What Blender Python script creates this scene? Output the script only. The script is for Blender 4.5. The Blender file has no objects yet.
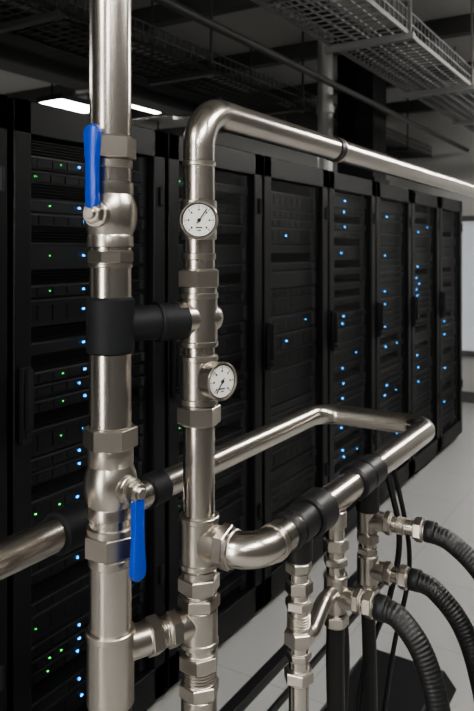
import bpy, bmesh, math, random
from mathutils import Vector, Matrix
random.seed(7)
S = bpy.context.scene

# ---------------------------------------------------------------- materials
def new_mat(name):
    m = bpy.data.materials.new(name); m.use_nodes = True
    nt = m.node_tree
    b = nt.nodes["Principled BSDF"]
    return m, nt, b
def simple(name, col, rough=.5, metal=0., emit=None, estr=0., bump=0., bscale=300., spec=.5):
    m, nt, b = new_mat(name)
    b.inputs["Base Color"].default_value = (*col, 1)
    b.inputs["Roughness"].default_value = rough
    b.inputs["Metallic"].default_value = metal
    b.inputs["Specular IOR Level"].default_value = spec
    if emit:
        b.inputs["Emission Color"].default_value = (*emit, 1)
        b.inputs["Emission Strength"].default_value = estr
    if bump > 0:
        tc = nt.nodes.new("ShaderNodeTexCoord")
        n = nt.nodes.new("ShaderNodeTexNoise"); n.inputs["Scale"].default_value = bscale
        n.inputs["Detail"].default_value = 3
        bp = nt.nodes.new("ShaderNodeBump"); bp.inputs["Strength"].default_value = bump
        bp.inputs["Distance"].default_value = .001
        nt.links.new(tc.outputs["Object"], n.inputs["Vector"])
        nt.links.new(n.outputs["Fac"], bp.inputs["Height"])
        nt.links.new(bp.outputs["Normal"], b.inputs["Normal"])
    return m
def steel(name, col, rough):
    # satin stainless steel: faint large-scale tint variation, even satin roughness
    m, nt, b = new_mat(name)
    b.inputs["Metallic"].default_value = 1
    b.inputs["Roughness"].default_value = rough
    tc = nt.nodes.new("ShaderNodeTexCoord")
    n = nt.nodes.new("ShaderNodeTexNoise"); n.inputs["Scale"].default_value = 9
    nt.links.new(tc.outputs["Object"], n.inputs["Vector"])
    cr = nt.nodes.new("ShaderNodeValToRGB")
    cr.color_ramp.elements[0].position = .3; cr.color_ramp.elements[1].position = .7
    cr.color_ramp.elements[0].color = (*[c * .94 for c in col], 1)
    cr.color_ramp.elements[1].color = (*col, 1)
    nt.links.new(n.outputs["Fac"], cr.inputs["Fac"])
    nt.links.new(cr.outputs["Color"], b.inputs["Base Color"])
    return m
PIPE = steel("brushed_steel", (.53, .495, .45), .24)
PIPEH = steel("brushed_steel_long", (.53, .495, .45), .25)
CAST = steel("cast_fitting", (.49, .455, .41), .29)
RUB = simple("black_rubber", (.009, .009, .010), .45)
SLV = simple("black_insulation", (.007, .008, .010), .6, bump=.15, bscale=500, spec=.35)
BLUE = simple("blue_vinyl", (.003, .045, .40), .32)
WHITE = simple("dial_white", (.70, .69, .65), .45)
INK = simple("dial_ink", (.01, .01, .01), .5)
RACKM = simple("rack_black", (.005, .0055, .0065), .42, spec=.28)
SERV = simple("server_black", (.018, .020, .023), .45, .3)
SERV2 = simple("server_edge", (.14, .15, .16), .35, .6)
GRN = simple("led_green", (0, .2, .02), emit=(.08, 1, .15), estr=2.6)
BLU = simple("led_blue", (0, .1, .3), emit=(.03, .34, 1), estr=7.0)
DARK = simple("dark_metal", (.022, .023, .025), .45, .5)
GALV = simple("galvanised_metal", (.42, .42, .41), .45, .6)
TRAY = simple("tray_wire", (.30, .30, .30), .45, .5)
BEAM = simple("painted_beam", (.07, .07, .072), .5, .2)
LIGHT = simple("lamp_diffuser", (.9, .9, .9), emit=(1, .97, .92), estr=38)
LIGHT2 = simple("lamp_diffuser_rear", (.9, .9, .9), emit=(1, .97, .92), estr=26)
WALL = simple("wall_paint", (.50, .50, .49), .7, bump=.1)
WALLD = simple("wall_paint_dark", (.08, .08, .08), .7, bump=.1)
FRAME = simple("panel_frame", (.10, .10, .10), .5)
CEIL = simple("ceiling_paint", (.42, .42, .41), .8, bump=.1)
GLASSW = simple("window_pane", (.45, .48, .5), .15, emit=(.8, .85, .9), estr=.25)
PANELGLOW = simple("highlight_panel_glow", (.6, .6, .6), .15, emit=(1, .97, .92), estr=10)  # emission of the added panel that streaks the steel pipes

def floor_mat():
    m, nt, b = new_mat("raised_floor_tiles")
    tc = nt.nodes.new("ShaderNodeTexCoord")
    br = nt.nodes.new("ShaderNodeTexBrick")
    br.offset = 0; br.inputs["Scale"].default_value = 1
    br.inputs["Brick Width"].default_value = .6; br.inputs["Row Height"].default_value = .6
    br.inputs["Mortar Size"].default_value = .002
    br.inputs["Color1"].default_value = (.39, .39, .385, 1)
    br.inputs["Color2"].default_value = (.38, .38, .375, 1)
    br.inputs["Mortar"].default_value = (.28, .28, .28, 1)
    nt.links.new(tc.outputs["Object"], br.inputs["Vector"])
    nt.links.new(br.outputs["Color"], b.inputs["Base Color"])
    b.inputs["Roughness"].default_value = .25
    return m
FLOORM = floor_mat()

def perf_mat():
    m, nt, b = new_mat("perforated_steel")
    b.inputs["Base Color"].default_value = (.006, .007, .008, 1)
    b.inputs["Roughness"].default_value = .4; b.inputs["Metallic"].default_value = .2
    tc = nt.nodes.new("ShaderNodeTexCoord")
    sp = nt.nodes.new("ShaderNodeSeparateXYZ")
    nt.links.new(tc.outputs["Object"], sp.inputs["Vector"])
    def sn(sock):
        a = nt.nodes.new("ShaderNodeMath"); a.operation = 'MULTIPLY'; a.inputs[1].default_value = 2 * math.pi / .009
        nt.links.new(sock, a.inputs[0])
        s = nt.nodes.new("ShaderNodeMath"); s.operation = 'SINE'; nt.links.new(a.outputs[0], s.inputs[0])
        return s.outputs[0]
    ad = nt.nodes.new("ShaderNodeMath"); ad.operation = 'ADD'
    nt.links.new(sn(sp.outputs["Y"]), ad.inputs[0]); nt.links.new(sn(sp.outputs["Z"]), ad.inputs[1])
    gt = nt.nodes.new("ShaderNodeMath"); gt.operation = 'GREATER_THAN'; gt.inputs[1].default_value = .45
    nt.links.new(ad.outputs[0], gt.inputs[0])
    nt.links.new(gt.outputs[0], b.inputs["Alpha"])
    return m
PERF = perf_mat()

# ---------------------------------------------------------------- mesh builder
def frame(ax):
    ax = Vector(ax).normalized()
    t = Vector((0, 0, 1)) if abs(ax.z) < .9 else Vector((1, 0, 0))
    u = ax.cross(t).normalized(); v = ax.cross(u).normalized()
    return ax, u, v
class MB:
    def __init__(s): s.v = []; s.f = []; s.m = []; s.mats = []
    def mi(s, mat):
        if mat not in s.mats: s.mats.append(mat)
        return s.mats.index(mat)
    def rings(s, rings, mat, cap=True, ang=0):
        k = s.mi(mat); n = len(rings[0]); o = len(s.v)
        for r in rings: s.v += [tuple(p) for p in r]
        for i in range(len(rings) - 1):
            for j in range(n):
                a = o + i * n + j; b = o + i * n + (j + 1) % n
                s.f.append((a, b, b + n, a + n)); s.m.append(k)
        if cap:
            s.f.append(tuple(o + j for j in reversed(range(n)))); s.m.append(k)
            e = o + (len(rings) - 1) * n
            s.f.append(tuple(e + j for j in range(n))); s.m.append(k)
    def lathe(s, prof, c, ax, mat, n=40, rot=0.):
        ax, u, v = frame(ax); c = Vector(c)
        R = []
        for (h, r) in prof:
            R.append([c + ax * h + (u * math.cos(rot + 2 * math.pi * j / n) + v * math.sin(rot + 2 * math.pi * j / n)) * max(r, 1e-4) for j in range(n)])
        s.rings(R, mat)
    def cyl(s, c, ax, r, h, mat, n=40, b=.0012):
        b = min(b, h * .3, r * .4)
        s.lathe([(-h / 2, r - b), (-h / 2 + b, r), (h / 2 - b, r), (h / 2, r - b)], c, ax, mat, n)
    def nut(s, c, ax, r, h, mat=None, n=6, rot=.35):
        # hexagonal prism with a thin chamfer at both ends, plus a narrow round shoulder
        mat = mat or CAST
        ap = r * math.cos(math.pi / n); b = min(.0014, h * .1); q = (r - b) / r
        s.lathe([(-h / 2, r * q), (-h / 2 + b, r), (h / 2 - b, r), (h / 2, r * q)], c, ax, mat, n, rot)
        s.cyl(c, ax, ap * .96, h + .004, mat, 40, .0008)
    def thread(s, c, ax, r, L, mat=None, pitch=.004):
        mat = mat or CAST
        k = max(2, int(L / pitch)); P = [(-L / 2, r * .93)]
        for i in range(k):
            a = -L / 2 + L * i / k
            P += [(a + L / k * .25, r), (a + L / k * .6, r), (a + L / k * .85, r * .92)]
        P.append((L / 2, r * .93))
        s.lathe(P, c, ax, mat)
    def ball(s, c, ax, r, h, mat=None):
        mat = mat or CAST
        P = []
        for i in range(33):
            a = -math.pi / 2 + math.pi * i / 32
            P.append((math.sin(a) * h / 2, max(.0005, math.cos(a) ** .75 * r if 0 < i < 32 else .0005)))
        s.lathe(P, c, ax, mat, 48)
    def tube(s, path, r, mat, n=32, cap=True):
        P = [Vector(p) for p in path]; R = []
        T = []
        for i in range(len(P)):
            a = P[max(0, i - 1)]; b = P[min(len(P) - 1, i + 1)]
            T.append((b - a).normalized())
        _, u, _ = frame(T[0])
        L = 0
        for i in range(len(P)):
            if i: L += (P[i] - P[i - 1]).length
            u = (u - T[i] * u.dot(T[i])).normalized(); w = T[i].cross(u)
            rr = r(L) if callable(r) else r
            R.append([P[i] + (u * math.cos(2 * math.pi * j / n) + w * math.sin(2 * math.pi * j / n)) * rr for j in range(n)])
        s.rings(R, mat, cap)
    def box(s, c, d, mat, ax=None):
        k = s.mi(mat); o = len(s.v); c = Vector(c)
        M = ax or Matrix.Identity(3)
        for dx in (-.5, .5):
            for dy in (-.5, .5):
                for dz in (-.5, .5):
                    s.v.append(tuple(c + M @ Vector((dx * d[0], dy * d[1], dz * d[2]))))
        for q in ((0, 1, 3, 2), (4, 6, 7, 5), (0, 4, 5, 1), (2, 3, 7, 6), (0, 2, 6, 4), (1, 5, 7, 3)):
            s.f.append(tuple(o + i for i in q)); s.m.append(k)
    def slab(s, outline, nrm, th, mat, b=.002):
        nrm = Vector(nrm).normalized(); P = [Vector(p) for p in outline]
        c = sum(P, Vector()) / len(P)
        def off(h, k): return [p + nrm * h + (c - p).normalized() * k for p in P]
        s.rings([off(-th / 2, b), off(-th / 2 + b * .3, b * .3), off(-th / 2 + b, 0), off(th / 2 - b, 0), off(th / 2 - b * .3, b * .3), off(th / 2, b)], mat)
    def build(s, name, parent=None, bevel=0., ang=22):
        me = bpy.data.meshes.new(name); me.from_pydata(s.v, [], s.f)
        for m in s.mats: me.materials.append(m)
        for p, k in zip(me.polygons, s.m): p.material_index = k; p.use_smooth = True
        bm = bmesh.new(); bm.from_mesh(me)
        bmesh.ops.recalc_face_normals(bm, faces=bm.faces)
        for e in bm.edges:
            if len(e.link_faces) == 2 and e.calc_face_angle(0) > math.radians(ang): e.smooth = False
        bm.to_mesh(me); bm.free()
        o = bpy.data.objects.new(name, me); S.collection.objects.link(o)
        if bevel:
            md = o.modifiers.new("bevel", "BEVEL"); md.width = bevel; md.segments = 2; md.limit_method = 'ANGLE'
        if parent: o.parent = parent
        return o
def empty(name):
    e = bpy.data.objects.new(name, None); S.collection.objects.link(e); e.empty_display_size = .1
    return e
def fillet(pts, R, n=14):
    P = [Vector(p) for p in pts]; out = [P[0]]
    for i in range(1, len(P) - 1):
        a = (P[i - 1] - P[i]).normalized(); b = (P[i + 1] - P[i]).normalized()
        th = a.angle(b); r = R[i - 1] if isinstance(R, (list, tuple)) else R
        t = r / math.tan(th / 2)
        cen = P[i] + (a + b).normalized() * (r / math.sin(th / 2))
        s0 = (P[i] + a * t - cen).normalized(); s1 = (P[i] + b * t - cen).normalized()
        A = s0.angle(s1)
        for k in range(n + 1):
            f = k / n
            out.append(cen + (s0 * math.sin((1 - f) * A) + s1 * math.sin(f * A)) / math.sin(A) * r)
    out.append(P[-1]); return out
def spline(pts, n=14):
    P = [Vector(p) for p in pts]; P = [P[0] * 2 - P[1]] + P + [P[-1] * 2 - P[-2]]
    out = []
    for i in range(1, len(P) - 2):
        for k in range(n):
            t = k / n
            out.append(.5 * ((2 * P[i]) + (P[i + 1] - P[i - 1]) * t + (2 * P[i - 1] - 5 * P[i] + 4 * P[i + 1] - P[i + 2]) * t * t + (3 * P[i] - P[i - 1] - 3 * P[i + 1] + P[i + 2]) * t ** 3))
    out.append(P[-2]); return out
Z = Vector((0, 0, 1)); XA = Vector((1, 0, 0)); YA = Vector((0, 1, 0))

# ---------------------------------------------------------------- room shell
X0, X1, Y0, Y1, H = -8.0, 2.6, -3.5, 8.0, 3.3
def shell(name, c, d, mat):
    b = MB(); b.box(c, d, mat); return b.build(name)
shell("floor", ((X0 + X1) / 2, (Y0 + Y1) / 2, -.05), (X1 - X0, Y1 - Y0, .1), FLOORM)
shell("ceiling", ((X0 + X1) / 2, (Y0 + Y1) / 2, H + .05), (X1 - X0, Y1 - Y0, .1), CEIL)
shell("wall_left", (X0 - .05, (Y0 + Y1) / 2, H / 2), (.1, Y1 - Y0, H), WALL)
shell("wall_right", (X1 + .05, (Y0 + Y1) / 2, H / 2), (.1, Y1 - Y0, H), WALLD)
shell("wall_far", ((X0 + X1) / 2, Y1 + .05, H / 2), (X1 - X0, .1, H), WALL)
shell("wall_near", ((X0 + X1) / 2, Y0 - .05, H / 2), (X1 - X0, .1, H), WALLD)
shell("baseboard_far", ((X0 + X1) / 2, Y1 - .01, .06), (X1 - X0, .02, .12), FRAME)
w = empty("window_1")
b = MB()
for x in (-3.4, -2.3, -1.2): b.box((x, Y1 - .02, 1.3), (.06, .06, 1.5), FRAME)
for z in (.55, 2.05): b.box((-2.3, Y1 - .02, z), (2.26, .06, .06), FRAME)
b.build("panel_frame", w)
b = MB(); b.box((-2.3, Y1 - .012, 1.3), (2.2, .01, 1.5), GLASSW); b.build("glow_sheet", w)
w = empty("highlight_panel")  # unseen glowing panel added behind the camera for vertical pipe highlights
b = MB()
for x in (-1.45, -.55): b.box((x, Y0 + .02, 1.55), (.06, .05, 2.7), FRAME)
for z in (.2, 2.9): b.box((-1.0, Y0 + .02, z), (.96, .05, .06), FRAME)
b.build("panel_frame", w)
b = MB(); b.box((-1.0, Y0 + .012, 1.55), (.86, .01, 2.64), PANELGLOW); b.build("glow_sheet", w)

# ---------------------------------------------------------------- server racks
FX = -1.6; RW = .73; RY = 1.36 - RW
def rack(i):
    y0 = RY + i * RW; yc = y0 + RW / 2; W = RW - .012; HT = 2.15; D = 1.0
    e = empty("server_rack")
    b = MB()
    for sy in (-1, 1):
        b.box((FX - D / 2 - .03, yc + sy * (W / 2 - .01), HT / 2), (D - .04, .02, HT), RACKM)
    b.box((FX - D / 2 - .03, yc, HT - .015), (D - .04, W, .03), RACKM)
    b.box((FX - D / 2 - .03, yc, .04), (D - .04, W, .08), RACKM)
    b.box((FX - D, yc, HT / 2), (.02, W, HT), RACKM)
    b.build("cabinet", e, bevel=.003)
    b = MB()
    for sy in (-1, 1):
        b.box((FX - .0175, yc + sy * (W / 2 - .038), HT / 2 + .02), (.035, .066, HT - .06), RACKM)
    b.box((FX - .0175, yc, HT - .06), (.035, W - .01, .10), RACKM)
    b.box((FX - .0175, yc, .11), (.035, W - .01, .12), RACKM)
    b.build("door_frame", e, bevel=.004)
    b = MB()
    k = b.mi(PERF); x = FX - .02; a0 = yc - W / 2 + .07; a1 = yc + W / 2 - .07
    b.v += [(x, a0, .16), (x, a1, .16), (x, a1, HT - .1), (x, a0, HT - .1)]; b.f.append((0, 1, 2, 3)); b.m.append(k)
    b.build("door_mesh", e)
    b = MB()
    hy = yc - W / 2 + .036
    b.box((FX + .012, hy, 1.25), (.018, .032, .22), DARK)
    b.box((FX + .030, hy, 1.27), (.014, .020, .17), DARK)
    b.cyl((FX + .028, hy, 1.165), XA, .009, .012, DARK, 20)
    for z in (.5, 1.9): b.cyl((FX + .004, yc + W / 2 - .03, z), Z, .008, .07, DARK, 20)
    b.build("door_handle", e, bevel=.003)
    b = MB(); L = MB()
    z = .17; sw = W - .10; fx = FX - .07
    for sy in (-1, 1): b.box((fx - .01, yc + sy * (sw / 2 + .012), 1.1), (.02, .022, 1.95), SERV2)
    while z < 1.98:
        u = random.choice((1, 1, 1, 2)); h = .0445 * u; dx = random.choice((0, -.008, 0, .006))
        b.box((fx - .3 + dx, yc, z + h / 2), (.6, sw, h - .005), SERV)
        b.box((fx + dx + .002, yc, z + h - .007), (.006, sw, .0035), SERV2)
        for sy in (-1, 1): b.box((fx + dx + .008, yc + sy * (sw / 2 - .012), z + h / 2), (.016, .014, h * .7), SERV2)
        kind = random.random()
        if kind < .6:
            for q in range(8): b.box((fx + dx + .002, yc - sw / 2 + .05 + q * (sw - .12) / 8 + .02, z + h / 2 - .002), (.006, (sw - .12) / 8 - .006, h * .55), DARK)
        if i < 3:
            for q in range(random.choice((1, 2, 3))):
                if random.random() < (.85 if i < 2 else .35):
                    L.box((fx + dx + .008, yc - .27 + random.choice((.0, .03, .06, .11, .16)), z + h * .5), (.003, .006, .0035), GRN)
        pb = {1: .42, 2: .10, 3: .08, 4: .7, 5: .35, 6: .3}.get(i, .25)
        if random.random() < pb:
            s = .006 + .0006 * max(0, i - 1)
            L.box((fx + dx + .008, yc - .03 + random.choice((0, 0, .02)), z + h * .5), (.004, s * 1.4, s), BLU)
        if random.random() < .05:
            L.box((fx + dx + .008, yc + .2, z + h * .5), (.004, .006, .006), BLU)
        z += h + random.choice((0, 0, 0, .0445))
    b.build("server_units", e); L.build("status_leds", e)
for i in range(8): rack(i)

# ---------------------------------------------------------------- overhead services
def cable_tray(x0, x1, z, y0, y1, mat, step=.06):
    e = empty("cable_tray"); b = MB(); hgt = .11
    for (x, zz) in [(x0, z), (x0, z + hgt), (x0, z + hgt * .5), (x1, z), (x1, z + hgt), (x1, z + hgt * .5)] + [(x0 + (x1 - x0) * k / 6, z) for k in range(1, 6)]:
        b.box((x, (y0 + y1) / 2, zz), (.007, y1 - y0, .007), mat)
    for x in (x0 - .008, x1 + .008): b.box((x, (y0 + y1) / 2, z - .005), (.010, y1 - y0, .022), mat)
    y = y0
    while y <= y1:
        b.box((x0, y, z + hgt / 2), (.006, .006, hgt), mat); b.box((x1, y, z + hgt / 2), (.006, .006, hgt), mat)
        b.box(((x0 + x1) / 2, y, z - .005), (x1 - x0, .007, .006), mat)
        y += step
    b.build("wire_basket", e)
    b = MB(); y = y0 + .3
    while y < y1:
        for x in (x0 - .02, x1 + .02): b.box((x, y, (z + H) / 2), (.012, .012, H - z), mat)
        b.box(((x0 + x1) / 2, y, z - .025), (x1 - x0 + .08, .04, .03), mat); y += 1.2
    b.build("hangers", e)
    b = MB()
    for k in range(5):
        x = x0 + .03 + (x1 - x0) * .5 * k / 5
        pts = [(x + random.uniform(-.012, .012), y0 + (y1 - y0) * q / 12, z + .018 + random.uniform(0, .02)) for q in range(13)]
        b.tube(spline(pts, 4), .010, DARK, 8)
    b.build("cable_bundle", e)
cable_tray(-1.42, -1.05, 2.72, .5, 7.9, TRAY)
cable_tray(-2.7, -2.3, 2.76, -.5, 7.9, BEAM)
e = empty("ventilation_duct"); b = MB()
b.box((-3.5, 3, 3.0), (.45, 9, .24), BEAM)
for k in range(8): b.box((-3.5, -1 + k * 1.2, 3.0), (.49, .04, .28), GALV)
b.build("duct_body", e)
e = empty("ceiling_beams"); b = MB()
for k in range(9): b.box(((X0 + X1) / 2, -2.6 + k * 1.25, H - .06), (X1 - X0, .09, .12), BEAM)
b.build("joists", e)
b = MB()
for x, z, r in ((-1.9, 2.80, .022), (-3.0, 2.75, .045)):
    b.tube([(x, -3.4, z), (x, 7.9, z)], r, BEAM, 24)
b.build("service_conduit")
b = MB(); b.tube([(-2.1, 4.6, 2.15), (-2.1, 4.6, H)], .055, GALV, 24); b.cyl((-2.1, 4.6, 2.7), Z, .065, .05, GALV); b.cyl((-2.1, 4.6, 2.17), Z, .075, .03, GALV)
b.build("drop_conduit")
b = MB(); b.box((-2.12, 5.35, 2.73), (.3, .3, 1.14), DARK); b.box((-2.12, 5.35, 2.25), (.34, .34, .04), DARK)
b.build("duct_riser")

def lamp(x, y, z, lx, ly, mat):
    e = empty("ceiling_light"); b = MB()
    b.box((x, y, z + .03), (lx + .03, ly + .03, .05), DARK)
    for s in (-1, 1):
        b.box((x + s * lx * .3, y + s * ly * .3, (z + H) / 2 + .02), (.01, .01, H - z - .04), DARK)
    b.build("housing", e)
    b = MB(); b.box((x, y, z), (lx, ly, .02), mat); b.build("diffuser", e)
for (x, y) in ((-4.62, 4.60), (-4.0, 4.98)): lamp(x, y, 3.0, .28, .48, LIGHT2)
for y in (.2, 1.5, 6.6): lamp(-5.5, y, 3.1, .25, 1.0, LIGHT2)  # out-of-view rear lamps, the far one added to brighten the upper background
for y in (-2.2, -.2, 1.8): lamp(.9, y, 3.05, .25, 1.4, LIGHT)
for y in (4.6, 6.6): lamp(.3, y, 3.05, .3, 1.5, LIGHT)
lamp(-.9, -1.6, 3.05, .25, 1.4, LIGHT)

# ---------------------------------------------------------------- riser 1 (valve riser)
P1 = Vector((-.6798, .7555, 0)); P2 = Vector((-.618, .8876, 0))
DV = (P2 - P1).normalized()
def at(P, z): return Vector((P.x, P.y, z))
r1 = .0300
e1 = empty("water_pipe")
b = MB(); b.tube([at(P1, 0), at(P1, H)], r1, PIPE, 64, False); b.build("riser", e1)
b = MB()
b.cyl(at(P1, .012), Z, .06, .02, CAST); b.cyl(at(P1, H - .012), Z, .06, .02, CAST)
b.nut(at(P1, 1.845), Z, .0370, .030); b.cyl(at(P1, 1.822), Z, .0315, .012, CAST, 64)
b.nut(at(P1, 1.690), Z, .0345, .016, n=8); b.cyl(at(P1, 1.678), Z, .0315, .006, CAST, 64)
b.nut(at(P1, 1.434), Z, .0390, .028, rot=.1); b.cyl(at(P1, 1.413), Z, .0325, .012, CAST, 64)
b.nut(at(P1, 1.282), Z, .0380, .030, rot=.6); b.cyl(at(P1, 1.259), Z, .0318, .012, CAST, 64); b.cyl(at(P1, 1.303), Z, .0335, .010, CAST, 64)
b.cyl(at(P1, 1.105), Z, .0335, .105, CAST, 64, .002); b.cyl(at(P1, 1.155), Z, .0350, .010, CAST, 64)
zt = 1.129
c = at(P1, zt)
b.cyl(c + DV * .035, DV, .0235, .05, CAST)
b.thread(c + DV * .052, DV, .021, .02)
b.nut(c + DV * .066, DV, .029, .018); b.thread(c + DV * .083, DV, .022, .016); b.nut(c + DV * .099, DV, .027, .016)
b.cyl(c + DV * .118, DV, .0225, .03, CAST)
b.build("fittings", e1)
b = MB(); zc = 1.593; c = at(P1, zc)
b.cyl(c, Z, .0345, .080, SLV, 48, .003)
b.cyl(c + DV * .045, DV, .026, .07, SLV, 40, .002)
b.cyl(c + DV * .096, DV, .0285, .048, SLV, 40, .003)
b.cyl(c + DV * .074, DV, .030, .005, SLV, 40)
b.build("insulation_sleeve", e1)

def valve(P, z, sdir, hdir, L):
    e = empty("ball_valve"); s = Vector(sdir).normalized(); c = at(P, z)
    b = MB()
    b.lathe([(-.046, .0315), (-.045, .0328), (-.031, .0328), (-.0285, .0318), (-.024, .0335), (-.016, .0362), (-.008, .0376), (0, .0380), (.008, .0376), (.016, .0362), (.024, .0335), (.0285, .0318), (.031, .0328), (.045, .0328), (.046, .0315)], c, Z, CAST, 56)
    b.cyl(c + s * .028, s, .019, .03, CAST)
    b.build("valve_body", e)
    b = MB()
    b.cyl(c + s * (L - .012), s, .0185, .006, CAST)
    b.thread(c + s * (L - .002), s, .0175, .014, pitch=.0035)
    b.nut(c + s * (L + .010), s, .015, .010); b.cyl(c + s * (L + .017), s, .008, .010, CAST, 24)
    b.build("stem", e)
    h = Vector((0, 0, hdir)); side = s.cross(h).normalized()
    b = MB(); base = c + s * (L + .010)
    neck = [base + side * .009 - h * .008, base - side * .009 - h * .008, base - side * .008 + h * .03 , base + side * .008 + h * .03]
    b.slab(neck, s, .004, GALV, .0008)
    b.build("lever_neck", e)
    out = []; w = .0120; l0 = .012; l1 = .122
    for k in range(13):
        a = math.pi * k / 12; out.append(base + s * .002 + side * math.cos(a) * w + h * (l1 - w + math.sin(a) * w))
    for k in range(9):
        t = k / 8; out.append(base + s * .002 - side * (w - .0035 * math.sin(t * math.pi * .5)) + h * ((l1 - w) * (1 - t) + l0 * t))
    for k in range(1, 8):
        a = math.pi * k / 8; out.append(base + s * .002 - side * math.cos(a) * (w - .0035) + h * (l0 - math.sin(a) * .008))
    for k in range(9):
        t = 1 - k / 8; out.append(base + s * .002 + side * (w - .0035 * math.sin(t * math.pi * .5)) + h * ((l1 - w) * (1 - t) + l0 * t))
    o2 = []
    for p in out:
        if not o2 or (p - o2[-1]).length > 1e-5: o2.append(p)
    b = MB(); b.slab(o2, s, .011, BLUE, .0035); b.build("lever_grip", e, ang=60)
valve(P1, 1.750, (.20, -.98, 0), 1, .036)
valve(P1, 1.366, (1, -.14, 0), -1, .045)

# ---------------------------------------------------------------- riser 2 + top run
r2 = .0245
e2 = empty("water_pipe")
zt = 1.918
b = MB()
b.tube(fillet([at(P2, 0), at(P2, zt), Vector((P2.x, Y1 - .02, zt))], .062, 24), r2, PIPEH, 56, False)
b.build("pipe_run", e2)
b = MB()
b.cyl(at(P2, .012), Z, .05, .02, CAST); b.cyl((P2.x, Y1 - .012, zt), YA, .05, .02, CAST)
b.cyl((P2.x, P2.y + .51, zt), YA, .0265, .022, RUB)
b.cyl((P2.x, P2.y + .525, zt), YA, .0275, .008, CAST)
b.cyl(at(P2, 1.832), Z, .0262, .008, CAST)
b.cyl(at(P2, 1.746), Z, .0275, .060, CAST, 56)
b.cyl(at(P2, 1.690), Z, .0262, .010, CAST)
b.nut(at(P2, 1.656), Z, .0340, .026, rot=.5); b.cyl(at(P2, 1.639), Z, .028, .012, CAST)
c = at(P2, 1.595); b.cyl(c, Z, .0285, .078, CAST, 56, .002); b.cyl(at(P2, 1.630), Z, .0300, .009, CAST, 56)
b.cyl(c - DV * .028, DV, .027, .03, CAST); b.ball(c, DV, .0275, .078)
b.cyl(at(P2, 1.556), Z, .0300, .009, CAST, 56)
c = at(P2, 1.502); b.cyl(c, Z, .0280, .07, CAST, 56, .002); b.cyl(at(P2, 1.534), Z, .0298, .009, CAST, 56)
b.nut(at(P2, 1.447), Z, .0340, .027, rot=.2); b.cyl(at(P2, 1.468), Z, .0298, .010, CAST, 56)
c = at(P2, 1.253); b.cyl(c, Z, .0295, .074, CAST, 56, .002); b.cyl(at(P2, 1.288), Z, .0312, .009, CAST, 56); b.cyl(at(P2, 1.218), Z, .0312, .009, CAST, 56)
b.cyl(c + XA * .030, XA, .0280, .030, CAST); b.nut(c + XA * .050, XA, .034, .016)
b.cyl(at(P2, 1.205), Z, .027, .010, CAST)
b.nut(at(P2, 1.188), Z, .0330, .022, rot=.3); b.nut(at(P2, 1.160), Z, .0330, .018, rot=.1)
c = at(P2, 1.125); b.cyl(c, Z, .0290, .052, CAST, 56, .002); b.cyl(at(P2, 1.098), Z, .0305, .009, CAST, 56)
b.nut(at(P2, 1.070), Z, .0325, .022, rot=.5); b.thread(at(P2, 1.048), Z, .027, .018); b.nut(at(P2, 1.026), Z, .0315, .020)
b.cyl(at(P2, .99), Z, .0275, .05, CAST)
b.build("fittings", e2)
b = MB(); b.cyl(at(P2, .955), Z, .031, .05, RUB); b.cyl(at(P2, .90), Z, .028, .08, RUB); b.build("lower_sleeve", e2)

def gauge(c0, d, L, R, ang, t=.018):
    e = empty("pressure_gauge"); d = Vector(d).normalized()
    c = c0 + d * L
    b = MB()
    b.cyl(c0 + d * (L * .5), d, .011, L * .9, CAST); b.nut(c0 + d * (L - .016), d, .014, .008)
    b.lathe([(-t / 2 - .004, R * .55), (-t / 2, R * .9), (-t / 2 + .002, R * .96), (t / 2 - .004, R * .96), (t / 2 - .003, R), (t / 2 + .001, R), (t / 2 + .002, R * .97), (t / 2 + .002, R * .90), (t / 2 - .002, R * .87)], c, d, CAST, 48)
    b.build("case", e)
    side = Vector((0, 0, 1)).cross(d).normalized(); f = c + d * (t / 2 - .0012)
    M = Matrix((side, Z, d)).transposed()
    b = MB(); b.cyl(f - d * .0003, d, R * .905, .0012, INK, 48, .0002); b.cyl(f, d, R * .83, .0012, WHITE, 48, .0002); b.build("dial_face", e)
    b = MB(); ff = f + d * .0009
    for k in range(31):
        a = math.radians(225 - 270 * k / 30); big = k % 5 == 0
        ln = .0046 if big else .0022; rr = R * .79 - ln / 2
        rm = Matrix.Rotation(a, 3, 'Z')
        b.box(ff + M @ (rm @ Vector((rr, 0, 0))), (ln, .0010 if big else .0005, .0004), INK, M @ rm)
        if big:
            b.box(ff + M @ (rm @ Vector((R * .54, 0, 0))), (.0024, .0028, .0004), INK, M)
    b.box(ff + M @ Vector((0, -R * .38, 0)), (.010, .0018, .0004), INK, M)
    b.box(ff + M @ Vector((0, -R * .52, 0)), (.006, .0014, .0004), INK, M)
    rm = Matrix.Rotation(math.radians(ang), 3, 'Z')
    b.box(ff + d * .0012 + M @ (rm @ Vector((R * .25, 0, 0))), (R * .9, .0016, .0005), INK, M @ rm)
    b.cyl(ff + d * .0012, d, .0028, .0015, INK, 20, .0002)
    b.build("dial_marks", e)
gauge(at(P2, 1.744), (.571, -.82, 0), .040, .0288, 55)
gauge(at(P2, 1.505), (.955, -.29, 0), .043, .0288, -125, .026)

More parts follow.
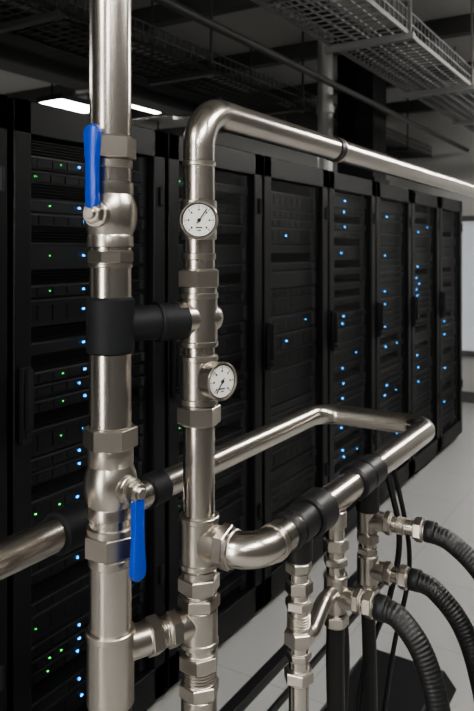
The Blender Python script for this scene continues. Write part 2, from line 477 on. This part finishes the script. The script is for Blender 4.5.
# ---------------------------------------------------------------- loop
e3 = empty("pipe_loop"); zl = 1.253; XN = -.515; XB = -.822; YF = 1.765; rl = .0265
b = MB()
b.tube(fillet([Vector((P2.x + .055, P2.y, zl)), Vector((XN, P2.y, zl)), Vector((XN, YF, zl)), Vector((XB, YF, zl)), Vector((XB, -1.0, zl))], [.045, .065, .065], 18), rl, PIPEH, 56)
b.build("loop_pipe", e3)
b = MB()
b.cyl((P2.x + .062, P2.y, zl), XA, .029, .008, CAST)
b.cyl((XN, P2.y + .050, zl), YA, .0285, .012, CAST)
b.cyl((XB, .93, zl), YA, .0285, .010, CAST)
for y in (-.6, .3): b.cyl((XB, y, zl), YA, .034, .03, CAST); b.box((XB, y, zl / 2 - .012), (.04, .04, zl - .03), DARK)
b.build("couplings", e3)
b = MB()
b.cyl((XB, .835, zl), YA, .0335, .10, SLV, 40, .003)
b.cyl((XB, 1.03, zl), YA, .031, .05, SLV, 40, .003)
b.build("insulation_sleeve", e3)

# ---------------------------------------------------------------- manifold branches
e4 = empty("pipe_manifold")
b = MB()
B1 = Vector((XN, 1.024, 0)); B2 = Vector((XN, 1.172, 0)); B3 = Vector((XN, 1.33, 0))
b.cyl((XN, .985, zl), YA, .0305, .018, RUB, 40, .003)
b.cyl((XN, 1.025, zl), YA, .0295, .050, RUB, 40, .003)
b.cyl((XN, 1.082, zl), YA, .0355, .058, RUB, 40, .004)
b.cyl((XN, 1.275, zl), YA, .0330, .050, RUB, 40, .004)
b.cyl((XN, 1.335, zl), YA, .0310, .060, RUB, 40, .004)
b.cyl(at(B3, 1.215), Z, .023, .075, RUB, 32, .003)
b.cyl(at(B1, 1.215), Z, .023, .040, RUB, 32, .003)
b.build("clamp_sleeves", e4)
b = MB()
b.tube([at(B1, .40), at(B1, 1.24)], .0165, PIPE, 40)
for z, r, h in ((1.185, .0220, .016), (1.152, .0230, .018), (1.124, .0230, .014), (1.070, .0245, .022), (1.040, .0210, .010), (1.008, .0250, .018)):
    b.nut(at(B1, z), Z, r, h, rot=z * 9)
b.thread(at(B1, 1.098), Z, .0190, .022)
b.tube([at(B2, 1.03), at(B2, 1.24)], .0165, PIPE, 40)
b.cyl(at(B2, 1.215), Z, .0200, .03, CAST)
for z, r, h in ((1.168, .0235, .018), (1.138, .0225, .012), (1.032, .0240, .018)): b.nut(at(B2, z), Z, r, h, rot=z * 7)
b.cyl(at(B2, 1.080), Z, .0210, .066, CAST, 40, .002); b.cyl(at(B2, 1.111), Z, .0225, .007, CAST)
b.tube(fillet([at(B1, 1.055), at(B1, 1.055) + YA * .05, at(B2, 1.085) - YA * .05, at(B2, 1.085)], .02, 6), .014, CAST, 32)
b.tube([at(B3, 1.0), at(B3, 1.24)], .0165, PIPE, 40)
for z, r, h in ((1.125, .0230, .016), (1.100, .0220, .010), (1.018, .0240, .018)): b.nut(at(B3, z), Z, r, h, rot=z * 7)
b.cyl(at(B3, 1.162), Z, .0210, .050, CAST, 40, .002); b.cyl(at(B3, 1.063), Z, .0210, .058, CAST, 40, .002)
def outlet(P, z, L):
    c = at(P, z)
    b.cyl(c + XA * .018, XA, .0185, .036, CAST); b.nut(c + XA * .043, XA, .0230, .011)
    b.tube([c + XA * .04, c + XA * L], .0150, PIPE, 32)
    if L > .11: b.thread(c + XA * .07, XA, .0170, .016)
    b.nut(c + XA * (L - .020), XA, .0235, .015); b.cyl(c + XA * (L - .003), XA, .0195, .014, CAST)
outlet(B2, 1.075, .085); outlet(B3, 1.063, .095); outlet(B3, 1.162, .125)
b.build("branch_fittings", e4)

def hose(pts, r, rib=True):
    p = spline(pts, 60 if rib else 16)
    out = [p[0]]; st = .0011 if rib else .01
    for i in range(1, len(p)):
        if (p[i] - out[-1]).length >= st: out.append(p[i])
    b = MB(); b.tube(out, (lambda L: r * (1 + .022 * math.sin(L * 2 * math.pi / .0065))) if rib else r, RUB, 28)
    b.cyl(Vector(pts[0]) + XA * .004, XA, r * 1.12, .02, DARK) if rib else None
    return b.build("rubber_hose" if rib else "power_cable", ang=50)
hose([(-.432, 1.172, 1.075), (-.395, 1.17, 1.066), (-.352, 1.163, 1.02), (-.322, 1.155, .93), (-.305, 1.15, .78), (-.30, 1.17, .4), (-.32, 1.25, .12), (-.42, 1.5, .03), (-.7, 1.6, .025)], .0195)
hose([(-.422, 1.33, 1.063), (-.38, 1.33, 1.052), (-.325, 1.325, .995), (-.288, 1.315, .89), (-.265, 1.31, .72), (-.255, 1.32, .35), (-.29, 1.42, .1), (-.4, 1.7, .03), (-.62, 1.9, .025)], .0185)
hose([(-.392, 1.33, 1.162), (-.345, 1.33, 1.148), (-.285, 1.325, 1.095), (-.242, 1.32, .99), (-.22, 1.32, .8), (-.21, 1.34, .35), (-.24, 1.5, .09), (-.35, 1.85, .03), (-.62, 2.2, .025)], .0180)
hose([(XN, 1.172, 1.03), (XN, 1.172, .9), (XN + .01, 1.18, .5), (XN, 1.25, .1), (XN - .1, 1.4, .03)], .0165, False).name = "drain_hose"
hose([(XN, 1.33, 1.01), (XN + .005, 1.33, .85), (XN, 1.36, .5), (XN - .02, 1.45, .1), (XN - .1, 1.7, .03)], .014, False).name = "drain_hose"
hose([(XN + .015, 1.40, 1.24), (XN + .045, 1.39, 1.12), (XN + .03, 1.38, 1.0), (XN - .02, 1.34, .8), (XN - .03, 1.34, .4), (XN - .1, 1.5, .02)], .006, False)
hose([(XN - .02, 1.24, 1.24), (XN - .03, 1.25, 1.1), (XN - .015, 1.26, .9), (XN - .05, 1.28, .5), (XN - .1, 1.5, .02)], .0055, False)
hose([(XN + .01, 1.45, 1.25), (XN + .05, 1.44, 1.05), (XN + .02, 1.42, .85), (XN - .03, 1.40, .5), (XN - .2, 1.6, .02)], .005, False)

b = MB()
b.rings([[Vector((x, y, z)) for x, z in ((-1.10, 0), (-1.05, .06), (-.75, .06), (-.70, 0))] for y in (1.7, 2.75)], DARK)
b.build("floor_cable_cover", bevel=.004)
b = MB()
b.box((-1.36, 2.0, .02), (.05, 3.2, .04), DARK); b.box((-1.24, 2.0, .012), (.02, 3.2, .024), DARK)
b.build("floor_cable_duct", bevel=.004)

# ---------------------------------------------------------------- world, camera
w = bpy.data.worlds.new("World"); S.world = w; w.use_nodes = True
w.node_tree.nodes["Background"].inputs[0].default_value = (.5, .52, .55, 1)
w.node_tree.nodes["Background"].inputs[1].default_value = .05
cam = bpy.data.cameras.new("Camera"); co = bpy.data.objects.new("Camera", cam); S.collection.objects.link(co)
co.location = (0, 0, 1.7); co.rotation_euler = (math.radians(90), 0, math.radians(31.74))
cam.sensor_width = 36; cam.lens = 36 * 700 / 711; cam.shift_y = -105.5 / 711
cam.clip_start = .05; cam.dof.use_dof = True; cam.dof.focus_distance = 1.10; cam.dof.aperture_fstop = 8
S.camera = co
S.view_settings.view_transform = 'AgX'
S.view_settings.look = 'AgX - Medium High Contrast'
S.view_settings.exposure = 0.1
